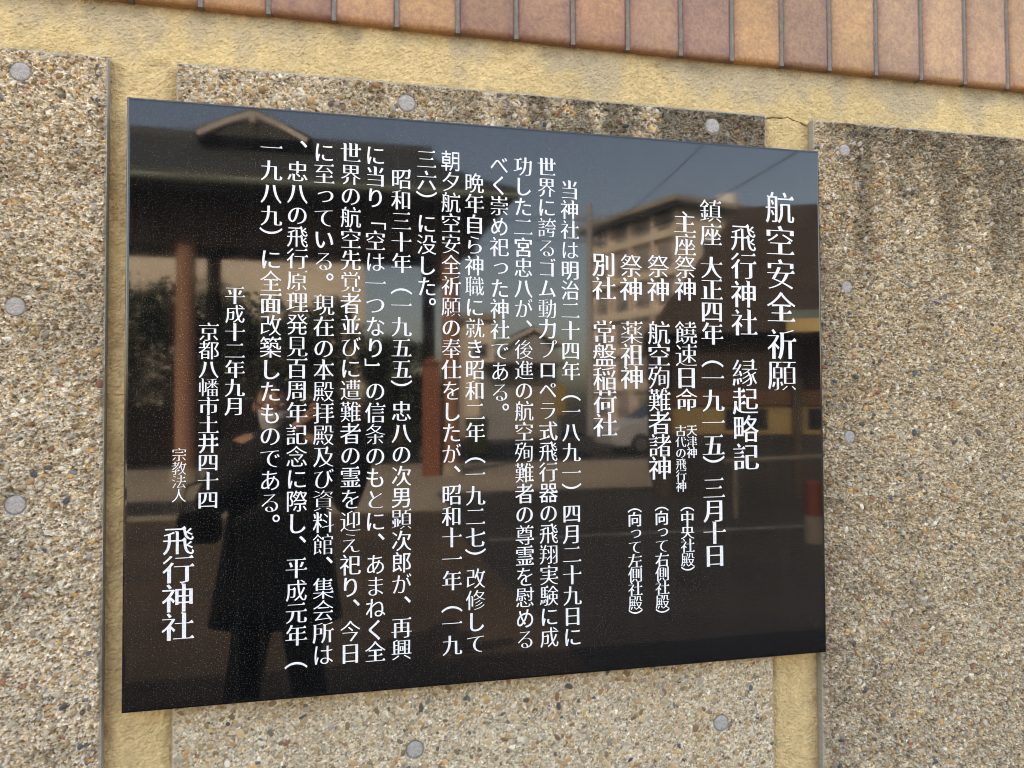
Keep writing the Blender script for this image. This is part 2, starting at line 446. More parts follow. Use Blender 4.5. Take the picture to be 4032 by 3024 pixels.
def tiles():
    t = empty('tile_coping', (1, Y_TILE, Z0+1.384), 'band of brown glazed upright tiles along the top of the wall', 'tile band')
    V, F, C = [], [], []
    pitch = .1312; x_first = .124-6*pitch; g = .0095
    cols = [(.48,.27,.12),(.31,.175,.105),(.46,.265,.125),(.48,.28,.125),(.35,.20,.115),(.36,.205,.12),(.39,.21,.105),(.34,.20,.115),
            (.31,.18,.115),(.49,.285,.12),(.35,.21,.12),(.49,.29,.125),(.38,.235,.13),(.45,.275,.14),(.43,.255,.13),(.48,.28,.125)]
    gm = MB()
    for k in range(-2, 28):
        r = random.Random(900+k)
        for row in range(2):
            xa = x_first+k*pitch+g/2; xb = xa+pitch-g
            tilt = .0043*(xa-.12)
            za = Z0+1.3835+tilt+r.uniform(-.0008,.0008)+row*.31; zb = za+.30
            c = cols[(k-6) % len(cols)] if row == 0 else cols[(k*5+3) % len(cols)]
            yf = Y_TILE-.004+r.uniform(-.0007,.0007)
            nx, nz, n0 = 15, 24, len(V)
            for j in range(nz):
                for i in range(nx):
                    u, v = i/(nx-1), j/(nz-1)
                    e = min(u, 1-u)*(xb-xa); ez = min(v, 1-v)*(zb-za); d = min(e, ez)
                    y = yf+.0028*max(0, 1-d/.0035)**2
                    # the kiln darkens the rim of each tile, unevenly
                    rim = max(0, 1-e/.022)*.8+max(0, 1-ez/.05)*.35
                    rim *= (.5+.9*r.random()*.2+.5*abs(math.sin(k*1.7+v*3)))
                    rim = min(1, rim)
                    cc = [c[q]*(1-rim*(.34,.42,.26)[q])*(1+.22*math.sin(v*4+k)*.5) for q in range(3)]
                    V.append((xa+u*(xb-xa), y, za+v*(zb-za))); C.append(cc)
            for j in range(nz-1):
                for i in range(nx-1):
                    a = n0+j*nx+i; F.append((a, a+1, a+nx+1, a+nx))
            # sides of the tile
            ring = [n0+i for i in range(nx)]+[n0+j*nx+nx-1 for j in range(1, nz)]+[n0+(nz-1)*nx+i for i in range(nx-2, -1, -1)]+[n0+j*nx for j in range(nz-2, 0, -1)]
            n1 = len(V)
            for q in ring:
                V.append((V[q][0], Y_STUCCO+.012, V[q][2])); C.append([x*.9 for x in c])
            L = len(ring)
            for q in range(L):
                F.append((ring[q], n1+q, n1+(q+1) % L, ring[(q+1) % L]))
        xj = x_first+k*pitch; zt = Z0+1.3835+.0043*(xj-.12)
        n = 40
        rings = []
        for j in range(n+1):
            z = zt-.0015+j*(.62/n); wob = r.uniform(-.0006,.0006)
            rings.append([(xj-g*.52+wob, Y_STUCCO+.01, z), (xj-g*.52+wob, Y_TILE-.001, z), (xj-g*.2, Y_TILE-.0032+r.uniform(-.0005,.0005), z),
                          (xj+g*.2, Y_TILE-.0032+r.uniform(-.0005,.0005), z), (xj+g*.52+wob, Y_TILE-.001, z), (xj+g*.52+wob, Y_STUCCO+.01, z)])
        gm.rings(rings)
    me = bpy.data.meshes.new('tiles'); me.from_pydata(V, [], F); me.validate()
    ca = me.color_attributes.new('Col', 'FLOAT_COLOR', 'POINT')
    ca.data.foreach_set('color', np.concatenate([np.array(C), np.ones((len(C),1))], 1).astype(np.float32).ravel())
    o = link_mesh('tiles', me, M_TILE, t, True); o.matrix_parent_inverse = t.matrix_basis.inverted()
    o2 = gm.build('grout', M_GROUT, t); o2.matrix_parent_inverse = t.matrix_basis.inverted()
    o3 = MB().box(-3.6, 5, Y_STUCCO+.012, Y_BACK-.02, Z0+2.0, Z0+2.06).build('cap', M_GROUT, t); o3.matrix_parent_inverse = t.matrix_basis.inverted()
tiles()

# ------------------------------------------------------------------ the black sign and its inscription
LINES = [
 (1.3934,[('航空安全',1.0299,.7978),('祈願',.7127,.6417)],.074,1.0,'b'),
 (1.2989,[('飛行神社',.9558,.7607),('縁起略記',.6466,.4557)],.0635,1.0,'b'),
 (1.2186,[('鎮座',1.0131,.9592),('大正四年（一九一五）',.8847,.434),('三月十日',.3874,.2374)],.0535,1.0,'b'),
 (1.1547,[('主座祭神',.9838,.8326),('饒速日命',.7357,.5852)],.053,1.0,'b'),
 (1.1659,[('天津神',.5177,.4679)],.0255,1.0,'m'),
 (1.1391,[('古代の飛行神',.5169,.3936)],.0255,1.0,'m'),
 (1.1531,[('（中央社殿）',.3538,.2008)],.0325,1.0,'m'),
 (1.0896,[('祭神',.8823,.8301),('航空殉難者諸神',.7346,.4352)],.053,1.0,'b'),
 (1.0918,[('（向って右側社殿）',.3564,.1121)],.0325,1.0,'m'),
 (1.0255,[('祭神',.8811,.8294),('薬祖神',.7341,.6352)],.053,1.0,'b'),
 (1.0286,[('（向って左側社殿）',.3552,.114)],.0325,1.0,'m'),
 (.962,[('別社',.8816,.8292),('常盤稲荷社',.7341,.5312)],.0535,1.0,'b'),
 (.8848,[('当神社は明治二十四年（一八九一）四月二十九日に',1.0414,.0811)],.0435,.94,'m'),
 (.8334,[('世界に誇るゴム動力プロペラ式飛行器の飛翔実験に成',1.0876,.0837)],.0435,.94,'m'),
 (.7808,[('功した二宮忠八が、後進の航空殉難者の尊霊を慰める',1.0863,.0833)],.0435,.94,'m'),
 (.729,[('べく崇め祀った神社である。',1.0861,.5592)],.0435,.94,'m'),
 (.6752,[('晩年自ら神職に就き昭和二年（一九二七）',1.0437,.2568),('改修して',.2164,.0821)],.0435,.94,'m'),
 (.6255,[('朝夕航空安全祈願の奉仕をしたが、',1.0873,.4317),('昭和十一年（一九',.3908,.0825)],.0435,.94,'m'),
 (.5747,[('三六）',1.0876,.9993),('に没した。',.9531,.7781)],.0435,.94,'m'),
 (.5225,[('昭和三十年（一九五五）',1.0428,.6069),('忠八の次男顕次郎が、',.5643,.1694),('再興',.1254,.0815)],.0435,.94,'m'),
 (.4698,[('に当り「空は一つなり」の信条のもとに、',1.0884,.2985),('あまねく全',.2557,.081)],.0435,.94,'m'),
 (.4206,[('世界の航空先覚者並びに遭難者の霊を迎え祀り、今日',1.0896,.0817)],.0435,.94,'m'),
 (.3678,[('に至っている。',1.0875,.8228),('現在の本殿拝殿及び資料館、集会所は',.7788,.0828)],.0435,.94,'m'),
 (.3162,[('、忠八の飛行原理発見百周年記念に際し、平成元年（',1.0891,.0809)],.0435,.94,'m'),
 (.2658,[('一九八九）',1.0895,.9086),('に全面改築したものである。',.8666,.3429)],.0435,.94,'m'),
 (.1989,[('平成十二年九月',.793,.5762)],.0375,.98,'b'),
 (.1513,[('京都八幡市土井四十四',.7209,.3956)],.0375,1.0,'m'),
 (.0988,[('宗教法人',.4837,.4056)],.0268,1.0,'t'),
 (.0987,[('飛行神社',.3195,.1562)],.0555,1.02,'b'),
]
WEIGHT = {'b': (.028, .024), 'm': (.022, .025), 't': (-.004, .026)}     # added to uprights, left of cross strokes

def glyph_source():
    cu = bpy.data.curves.new('glyph', 'FONT'); ob = bpy.data.objects.new('glyph', cu); COL.objects.link(ob)
    dg = bpy.context.evaluated_depsgraph_get(); cache = {}
    def outlines(ch):
        if ch in cache: return cache[ch]
        cu.body = ch; dg.update(); c = ob.to_curve(dg); res = []
        for s in c.splines:
            P = s.bezier_points; n = len(P); pts = []
            for i in range(n):
                a, b = P[i], P[(i+1) % n]
                p0, p1, p2, p3 = a.co.xy, a.handle_right.xy, b.handle_left.xy, b.co.xy
                L = (p3-p0).length
                if L < 1e-6: continue
                dev = abs((p1-p0).cross(p3-p0))/L+abs((p2-p0).cross(p3-p0))/L
                st = 1 if dev < .002 else (3 if dev < .02 else 5)
                for k in range(st):
                    t = k/st; pts.append(p0*(1-t)**3+p1*3*t*(1-t)**2+p2*3*t*t*(1-t)+p3*t**3)
            res.append(pts)
        ob.to_curve_clear(); cache[ch] = res; return res
    return outlines, ob, cu

def area(p): return .5*sum(p[i].cross(p[(i+1) % len(p)]) for i in range(len(p)))

def crossing(polys, src):
    """source vertices (contour, index) of every edge that crosses another edge"""
    A = np.concatenate([np.array([(v.x, v.y) for v in p]) for p in polys])
    B = np.concatenate([np.roll(np.array([(v.x, v.y) for v in p]), -1, 0) for p in polys])
    own = np.concatenate([np.full(len(p), k) for k, p in enumerate(polys)])
    loc = np.concatenate([np.arange(len(p)) for p in polys]); num = np.concatenate([np.full(len(p), len(p)) for p in polys])
    d = B-A
    def side(Q): return d[:, None, 0]*(Q[None, :, 1]-A[:, None, 1])-d[:, None, 1]*(Q[None, :, 0]-A[:, None, 0])
    x = side(A)*side(B) < -1e-13; x = x & x.T
    gap = np.abs(loc[:, None]-loc[None, :])
    x &= ~((own[:, None] == own[None, :]) & ((gap <= 1) | (gap == num[:, None]-1)))
    bad = set()
    for e in np.nonzero(x.any(1))[0]:
        k, i = int(own[e]), int(loc[e]); bad.add((k, src[k][i])); bad.add((k, src[k][(i+1) % len(src[k])]))
    return bad

def brush(contours, wx, left):
    """turns even-weight outlines into Ming-style ones: stout uprights, thin cross strokes, triangular stroke ends"""
    ends = []
    for p in contours:
        for i in range(len(p)):
            d = p[(i+1) % len(p)]-p[i]
            if abs(d.x) < .1*abs(d.y) and .025 < d.length < .105: ends.append(d.length)
    th = sorted(ends)[len(ends)//3] if ends else .066
    wy = max(0, (th-left)/2) if left > 0 else left
    npts = sum(len(p) for p in contours)
    if wx > 0: wx *= max(.25, 1-.75*max(0, npts-36)/70)
    W = [[1.0]*len(p) for p in contours]; nos = set()
    for it in range(14):
        r, src, ser = brush_once(contours, wx, wy, W, nos)
        bad = crossing(r, src)
        if not bad: return r
        for k, i in bad:
            if (k, i) in ser: nos.add((k, i))
            W[k][i] *= .55 if it < 10 else 0
    return contours if crossing(r, src) else r

def brush_once(contours, wx, wy, W, nos):
    big = max(contours, key=lambda p: abs(area(p))); sgn = 1 if area(big) > 0 else -1
    out, srcs, sers = [], [], set()
    for kc, p in enumerate(contours):
        n = len(p); nor = []; ln = []
        for i in range(n):
            d = p[(i+1) % n]-p[i]; l = d.length or 1e-9; ln.append(l); nor.append(Vector((d.y/l, -d.x/l))*sgn)
        off = [wx*q.x*q.x-wy*q.y*q.y for q in nor]
        np_ = []
        for i in range(n):
            a, b = nor[i-1], nor[i]; oa, ob_ = off[i-1], off[i]
            det = a.x*b.y-a.y*b.x
            if abs(det) > .25: d = Vector(((oa*b.y-ob_*a.y)/det, (a.x*ob_-b.x*oa)/det))
            else:
                m = (a+b); m = m.normalized() if m.length > 1e-6 else a; d = m*((oa+ob_)/2)
            if d.length > .04: d *= .04/d.length
            np_.append(p[i]+d*W[kc][i])
        res, sr = [], []
        for i in range(n):
            ar, lv = (i-1) % n, i
            if sgn < 0: ar, lv = lv, ar                            # as if travelling counter-clockwise
            v = np_[i]; tri = None
            if (kc, i) not in nos:
                # right end of a cross stroke
                if nor[ar].x > .96 and .025 < ln[ar] < .10 and nor[lv].y > .93 and ln[lv] > .14:
                    tri = [Vector((v.x+.012, v.y-.004)), Vector((v.x-.045, v.y+.080)), Vector((v.x-.135, v.y+.002))]
                # top of an upright
                elif nor[ar].y > .96 and .04 < ln[ar] < .10 and nor[lv].x < -.93 and ln[lv] > .14:
                    tri = [Vector((v.x-.026, v.y+.024)), Vector((v.x-.020, v.y+.004)), Vector((v.x, v.y-.03))]
            if tri:
                sers.add((kc, i)); res += tri if sgn > 0 else tri[::-1]; sr += [i]*3
            else: res.append(v); sr.append(i)
        out.append(res); srcs.append(sr)
    return out, srcs, sers

def sign():
    root = empty('black_granite_sign', (0, 0, Z0), 'large polished black granite plaque with white carved Japanese inscription on the wall', 'sign')
    m = MB(); W, H, T, c = SIGN_W, SIGN_H, .026, .0055
    def rect(i, y): return [(i, y, i), (W-i, y, i), (W-i, y, H-i), (i, y, H-i)]
    m.rings([rect(.001, T), rect(0, T-.001), rect(0, c), rect(c*.25, c*.45), rect(c*.7, c*.12), rect(c*1.3, 0)])
    m.build('slab', M_GRANITE, root)
    b = MB()
    for x in (.2, 1.3):
        for z in (.2, .97): b.box(x-.03, x+.03, T, Y_STUCCO+.02, z-.02, z+.02)
    b.build('bracket', M_STEEL, root)
    outlines, gob, gcu = glyph_source()
    for u, segs, em, sx, wt in LINES:
        em *= 1.05
        wx, wy = WEIGHT[wt]
        cv = bpy.data.curves.new('line', 'CURVE'); cv.dimensions = '2D'; cv.fill_mode = 'BOTH'; cv.extrude = .0003
        for text, v0, v1 in segs:
            for k, ch in enumerate(text):
                zc = v0+(v1-v0)*k/max(1, len(text)-1)
                cs = outlines(ch)
                if ch in '（）「」':
                    cs = [[Vector((.5+(q.y-.38), .38-(q.x-.5))) for q in p] for p in cs]
                    cs = brush(cs, 0, .06) if ch in '「」' else brush(cs, -.002, -.010)
                    sxx = 1.0
                elif ch in '、。':
                    cs = [[Vector((q.x+.58, q.y+.56)) for q in p] for p in cs]; cs = brush(cs, .012, -.008); sxx = sx
                elif ch == 'っ':
                    cs = [[Vector((q.x+.06, q.y+.10)) for q in p] for p in brush(cs, wx*.8, wy*1.3)]; sxx = sx
                elif ord(ch) < 0x3100: cs = brush(cs, wx*.9, wy*1.15); sxx = sx*.98
                elif ch in '一二三': cs = brush(cs, wx, wy*1.1); sxx = sx
                else: cs = brush(cs, wx, wy); sxx = sx
                for p in cs:
                    s = cv.splines.new('POLY'); s.points.add(len(p)-1); s.use_cyclic_u = True
                    s.points.foreach_set('co', [f for q in p for f in (u+(q.x-.5)*em*sxx, zc+(q.y-.38)*em, 0, 1)])
        tmp = bpy.data.objects.new('line', cv); COL.objects.link(tmp)
        dg = bpy.context.evaluated_depsgraph_get(); dg.update()
        me = bpy.data.meshes.new_from_object(tmp.evaluated_get(dg)); bpy.data.objects.remove(tmp)
        me.materials.clear(); me.name = 'inscription_line'
        o = link_mesh('inscription_line', me, M_PAINT, root)
        o.rotation_euler.x = math.pi/2; o.location = (0, -.0004, 0)
        o['label'] = 'upright line of white lettering reading '+' '.join(s[0] for s in segs)[:60]
    bpy.data.objects.remove(gob)
sign()
#PART2
# ------------------------------------------------------------------ the street in front of the wall (seen mirrored in the sign)
M_ASPH = plain('asphalt', (.028,.0265,.0245), .9, .45, .7, .3, 90, 0, .25)
M_PAVE = plain('brown_gravel_paving', (.075,.052,.033), .9, .45, .8, .3, 60, 0, .25)
M_CONC = plain('pale_concrete', (.34,.30,.24), .9, .15, .4, .2, 40, 0, .12)
M_WHITE = plain('white_road_paint', (.16,.16,.15), .8, .4, 3)
M_ROOF = plain('dark_roof_tiles', (.035,.042,.042), .6, .3, 1.5, .3, 30, 0, .2)
M_TIMB = plain('dark_timber', (.045,.032,.024), .8, .3, 2, .2, 40, 0, .2)
M_POST = plain('brown_painted_post', (.30,.155,.095), .7, .15, 1.5, 0, 30, 0, .1)
M_RED = plain('red_brown_painted_post', (.24,.085,.045), .7, .15, 1.5)
M_LINT = plain('brown_lintel', (.11,.055,.03), .8, .2, 3)
M_DIM = plain('dim_yellow_boards', (.26,.19,.085), .8, .2, 3)
M_PALE = plain('weathered_white_board', (.55,.50,.45), .7, .15, 3)
M_SLAT = plain('weathered_slats', (.15,.135,.115), .8, .2, 3)
M_BEIGE = plain('beige_plaster', (.72,.64,.52), .9, .1, .5, 0, 20, 0, .06)
M_PINK = plain('pinkish_beige_panel', (.70,.61,.54), .9, .15, .7)
M_CURT = plain('curtained_glass', (.30,.27,.25), .3, .3, .8)
M_GREY = plain('grey_siding', (.33,.33,.33), .8, .12, .8)
M_GLASS = plain('dark_window_glass', (.02,.025,.03), .08, .2, 1)
M_GREEN = plain('olive_green_plastic', (.11,.14,.05), .5, .15, 3)
M_YEL = plain('yellow_panel', (.36,.25,.07), .6, .1, 3)
M_YWALL = plain('yellow_plaster', (.50,.37,.17), .85, .12, 1.5)
M_GUT = plain('grey_green_copper', (.16,.20,.17), .5, .15, 2)
M_BARK = plain('bark', (.10,.07,.05), .9, .3, 6, .5, 30)
M_LEAF = plain('leaf', (.028,.042,.018), .7, .5, 2)
M_WTANK = plain('white_tank', (.75,.75,.72), .5, .06, 1)
M_TYRE = plain('tyre_rubber', (.02,.02,.02), .8, .2, 10)
M_SILV = plain('silver_car_paint', (.55,.57,.60), .3, .05, 1, 0, 60, .3)
M_LENS = plain('headlight_glass', (.75,.70,.60), .15, .1, 8)
M_AMBER = plain('amber_lens', (.8,.30,.04), .3, .1, 8)
M_BLACKP = plain('black_plastic', (.02,.02,.022), .5, .2, 10)

def struct(name, m, mat):
    return tag(m.build(name, mat), kind='structure')

struct('ground', MB().box(-150, 150, -260, 30, -.4, 0), M_ASPH)
struct('courtyard_paving', MB().box(-12, 1.75, -9.0, .02, .004, .008), M_PAVE)
struct('concrete_apron', MB().box(-12, 9.5, -17.6, -11.2, .004, .008), M_CONC)
struct('forecourt', MB().box(-1.5, 2.0, -11.2, -9.0, .004, .009), M_CONC)
struct('road_line', MB().box(2.0, 6.2, -6.62, -6.5, .004, .009), M_WHITE)
struct('kerb', MB().box(-12, 1.75, -9.15, -9.0, 0, .05), M_CONC)

def pavilion():
    t = empty('shrine_pavilion', (0, -16.5, 0), 'open shrine pavilion with dark hipped roof, small gable and brown posts', 'pavilion')
    def P(m, name, mat, par=t, **k):
        o = m.build(name, mat, None, **k); o.parent = par
        o.matrix_parent_inverse = Matrix.Translation(-t.location) ; return o
    # hipped roof, eaves at z 5.95, ridge at 7.7, slightly flared
    m = MB()
    xl, xr, yf, yb, ze, zr = -9.0, 4.0, -13.4, -21.4, 5.85, 7.72
    def roofring(k, dz):
        f = k*k*.25+k*.75
        x0 = xl+(1.35+2.0)*k; x1 = xr-1.35*k; y0 = yf+(-17.4-yf)*k; y1 = yb+(-17.41-yb)*k
        return [(x0,y0,ze+(zr-ze)*f+dz), (x1,y0,ze+(zr-ze)*f+dz), (x1,y1,ze+(zr-ze)*f+dz), (x0,y1,ze+(zr-ze)*f+dz)]
    m.rings([roofring(k/6, 0) for k in range(7)])
    m.rings([roofring(0, -.16), roofring(0, -.001)])
    rf = P(m, 'roof', M_ROOF)
    m = MB(); m.bar((-7, -17.4, 7.76), (2.75, -17.4, 7.76), .3, .22); P(m, 'ridge', M_ROOF)
    m = MB()
    for x0, x1, y in ((xl, xr, yf+.06), ): m.tube([(x0, y, ze-.2), (x1, y, ze-.2)], .07, 8)
    P(m, 'gutter', M_GUT)
    m = MB()
    for i in range(44):
        x = xl+.15+i*(xr-xl-.3)/43; m.bar((x, yf+.02, ze-.27), (x, -14.5, ze+.12), .09, .1)
    P(m, 'rafters', M_TIMB)
    # gable on the front slope
    gx, gy, zb, zp, hw = -1.38, -16.2, 7.44, 7.95, 1.13
    m = MB(); m.add([(gx-hw, gy, zb), (gx+hw, gy, zb), (gx, gy, zp), (gx-hw, gy-1.4, zb), (gx+hw, gy-1.4, zb), (gx, gy-1.4, zp)],
                    [(0,1,2), (3,5,4), (0,3,4,1), (1,4,5,2), (0,2,5,3)])
    g = P(m, 'gable', M_ROOF)
    m = MB()
    for s in (-1, 1):
        m.bar((gx+s*hw*1.03, gy+.05, zb-.02), (gx+s*hw*.5, gy+.05, zb+.29), .08, .11); m.bar((gx+s*hw*.5, gy+.05, zb+.29), (gx, gy+.05, zp), .08, .11)
    m.bar((gx, gy+.08, zp-.02), (gx, gy+.08, zp-.22), .12, .12, (0, 1, 0))
    P(m, 'bargeboard', M_PALE)
    m = MB()
    for s in (-1, 1): m.bar((gx+s*hw*1.12, gy-.55, zb+.06), (gx, gy-.55, zp+.12), 1.12, .07, (0, 0, 1))
    P(m, 'gable_roof', M_ROOF)
    m = MB()
    m.box(-8.2, 3.3, -14.62, -14.38, 4.62, 5.0); m.box(-8.2, 3.3, -14.6, -14.4, 5.3, 5.75); m.box(-8.2, 3.3, -20.3, -20.1, 5.42, 5.75)
    for x in (-8.0, -2.45, 2.78): m.box(x-.1, x+.1, -20.05, -14.65, 5.45, 5.7)
    m.box(-8.2, 3.3, -14.46, -14.42, 5.0, 5.3); m.box(3.0, 3.1, -20.05, -14.65, 4.62, 5.75);  m.box(-8.2, 3.3, -20.2, -14.5, 5.76, 5.82)
    P(m, 'beam', M_TIMB)
    P(MB().box(-8.0, 1.0, -20.3, -20.2, .0, 1.5), 'added_dark_wall', M_TIMB)  # dark board wall added to darken the inside of the pavilion
    for x, y, mat in ((-2.45,-14.5,M_POST), (2.78,-14.5,M_POST), (-8.0,-14.5,M_POST), (-2.75,-20.2,M_TIMB), (3.0,-20.2,M_TIMB), (-8.0,-20.2,M_TIMB)):
        m = MB().tube([(x,y,.25), (x,y,4.63 if y > -16 else 5.43)], .185, 20); P(m, 'post', mat, smooth=False)
        m = MB().tube([(x,y,0), (x,y,.25)], [.30, .26], 16); P(m, 'post_base', M_CONC)
pavilion()

t = empty('red_brown_post', (2.34, -14.3, 0), 'short red brown wooden post with a sloping cap in front of the pavilion', 'post')
MB().box(-.17,.17,-.12,.12,0,2.32).build('shaft', M_RED, t, bevel=.01); MB().add([(-.22,-.17,2.325),(.22,-.17,2.325),(.22,.17,2.325),(-.22,.17,2.325),(0,-.17,2.45),(0,.17,2.45)],[(0,3,2,1),(0,1,4),(2,3,5),(1,2,5,4),(3,0,4,5)]) if 0 else None
m = MB(); m.add([(-.22,-.17,2.325),(.22,-.17,2.325),(.22,.17,2.325),(-.22,.17,2.325),(0,-.17,2.45),(0,.17,2.45)],[(0,3,2,1),(0,1,4),(2,3,5),(1,2,5,4),(3,0,4,5)]); m.build('cap', M_RED, t)

def slat_fence():
    t = empty('slat_fence', (-7, -23, 0), 'pale upright slat fence behind the pavilion posts', 'fence')
    m = MB()
    for i in range(62): m.box(-6+i*.2, -6+i*.2+.11, -.02, .02, .1, 2.3)
    m.build('slats', M_SLAT, t)
    m = MB().box(-6, 6.4, .025, .07, .5, .6); m.box(-6, 6.4, .025, .07, 1.9, 2.0); m.build('rail', M_SLAT, t)
slat_fence()

def house(name, x0, x1, y0, y1, z, wallm, label, cat='house', wins=(), roof=None):
    t = empty(name, ((x0+x1)/2, (y0+y1)/2, 0), label, cat)
    hx, hy = (x1-x0)/2, (y1-y0)/2
    MB().box(-hx, hx, -hy, hy, 0, z).build('wall', wallm, t)
    for (u, v, ww, hh) in wins:
        f = MB().box(u-ww/2-.08, u+ww/2+.08, hy+.002, hy+.05, v-hh/2-.08, v+hh/2+.08).build('window', M_GREY, t)
        MB().box(u-ww/2, u+ww/2, hy+.052, hy+.06, v-hh/2, v+hh/2).build('pane', M_GLASS, f)
    if roof == 'flat': MB().box(-hx-.2, hx+.2, -hy-.2, hy+.2, z+.002, z+.3).build('roof', M_CONC, t)
    if roof == 'hip':
        r = MB(); r.rings([[(-hx-.6,-hy-.6,z+.01),(hx+.6,-hy-.6,z+.01),(hx+.6,hy+.6,z+.01),(-hx-.6,hy+.6,z+.01)], [(-hx*.5,-.1,z+2),(hx*.5,-.1,z+2),(hx*.5,.1,z+2),(-hx*.5,.1,z+2)]]); r.build('roof', M_ROOF, t)
    return t
house('far_house', -16, 1.8, -44, -36, 8.7, M_BEIGE, 'wide beige plastered house behind the trees, under the pavilion roof in the reflection', wins=((-5,4.9,1.6,1.2),(0,4.9,1.6,1.2),(5,4.9,1.6,1.2)), roof='flat')
house('pale_block', 6.0, 7.35, -38, -32, 5.25, M_BEIGE, 'small pale beige block left of the grey gabled garage', 'building', wins=((0,3.9,.6,.5),), roof='flat')

def gable_garage():
    t = empty('gabled_garage', (8.6, -31, 0), 'grey garage with white edged gable roof and shutter beside the apartment block', 'garage')
    MB().box(-1.95, 1.35, -3, 0, 0, 3.3).build('wall', M_GREY, t)
    m = MB(); m.add([(-1.5,.0,3.31),(1.9,.0,3.31),(.3,.0,4.65),(-1.5,-3,3.31),(1.9,-3,3.31),(.3,-3,4.65)],[(0,1,2),(3,5,4),(0,3,4,1),(1,4,5,2),(0,2,5,3)]); m.build('gable', M_GREY, t)
    m = MB(); m.bar((-1.15,.1,4.1),(.3,.1,4.82),.14,.16); m.bar((1.7,.1,4.1),(.3,.1,4.82),.14,.16); m.build('bargeboard', M_PALE, t)
    m = MB(); m.bar((-1.3,-1.5,4.12),(.3,-1.5,4.92),3.1,.07); m.bar((1.85,-1.5,4.12),(.3,-1.5,4.92),3.1,.07); m.build('roof', M_ROOF, t)
    s = MB()
    for i in range(16): s.box(-.6, 1.2, .004, .03 + .012*(i % 2), .05+i*.15, .05+i*.15+.145)
    s.build('shutter', M_CONC, t)
    MB().box(-2.1, 1.5, .0, .9, 3.15, 3.28).build('canopy', M_TIMB, t)
gable_garage()

def apartments():
    # near corner, then the two street faces; five storeys with balcony bands
    t = empty('apartment_block', (24.9, -50.4, 0), 'five storey beige apartment block with balcony bands and a white roof tank', 'apartment block')
    A = Vector((-3.4, -10.5, 0)); L = A.length; a = A/L; b = Vector((14.2, -4.2, 0)); LB = b.length; b = b/LB
    H = 16.3
    def quadbox(m, p, d1, l1, d2, l2, z0, z1):
        q = [p, p+d1*l1, p+d1*l1+d2*l2, p+d2*l2]
        m.rings([[(v.x, v.y, z0) for v in q], [(v.x, v.y, z1) for v in q]]); return m
    O = Vector((0,0,0))
    D = .45
    quadbox(MB(), O+(a+b)*D, a, L-D, b, LB-D, 0, H).build('wall', M_PINK, t)
    quadbox(MB(), O-(a+b)*.7, a, L+1.4, b, LB+1.4, H+.02, H+.42).build('roof', M_CONC, t)
    quadbox(MB(), O-(a+b)*.5, a, L+1.0, b, LB+1.0, H-.35, H+.018).build('eaves', M_ROOF, t)
    for f in range(0, 6):
        z = f*2.85
        if f: quadbox(MB(), O, a, L, b, D-.01, z-.25, z+.25).build('balcony_slab', M_BEIGE, t)
        rl = MB()
        for k in range(7): quadbox(rl, O+b*.04+a*(k*L/6.4), a, .05, b, .05, z+.26, z+1.25)
        quadbox(rl, O+b*.04, a, L, b, .05, z+1.2, z+1.26); rl.build('railing', M_GREY, t)
        if f < 6 and f*2.85+2 < H:
            for k in range(4):
                w_ = quadbox(MB(), O+b*(D-.06)+a*(1.0+k*2.55), a, 1.5, b, .05, z+.5, z+2.1).build('window', M_GREY, t)
                quadbox(MB(), O+b*(D-.09)+a*(1.1+k*2.55), a, 1.3, b, .025, z+.6, z+2.0).build('pane', M_CURT, w_)
    for k in range(5): quadbox(MB(), O+b*.02+a*(k*(L-.25)/4), a, .25, b, D-.05, 0, H-.36).build('pier', M_PINK, t)
    quadbox(MB(), O+a*.01+b*D, b, LB-D, a, D-.02, 0, H-.36).build('end_wall', M_BEIGE, t)
    for f in range(5):
        for k in (2.5, 6.5, 10.5):
            w_ = quadbox(MB(), O+b*k-a*.03, b, 1.5, a, .035, f*2.85+1.2, f*2.85+2.4).build('window', M_GREY, t)
            quadbox(MB(), O+b*(k+.08)-a*.05, b, 1.34, a, .018, f*2.85+1.28, f*2.85+2.32).build('pane', M_GLASS, w_)
    k = empty('roof_water_tank', (31.2, -54.6, H+.5), 'white cylindrical water tank on the apartment roof', 'water tank')
    MB().tube([(0,0,.2),(0,0,1.35),(0,0,1.5)], [.9,.9,.75], 24).build('tank', M_WTANK, k); MB().box(-.8,.8,-.8,.8,0,.2).build('stand', M_GREY, k)
apartments()

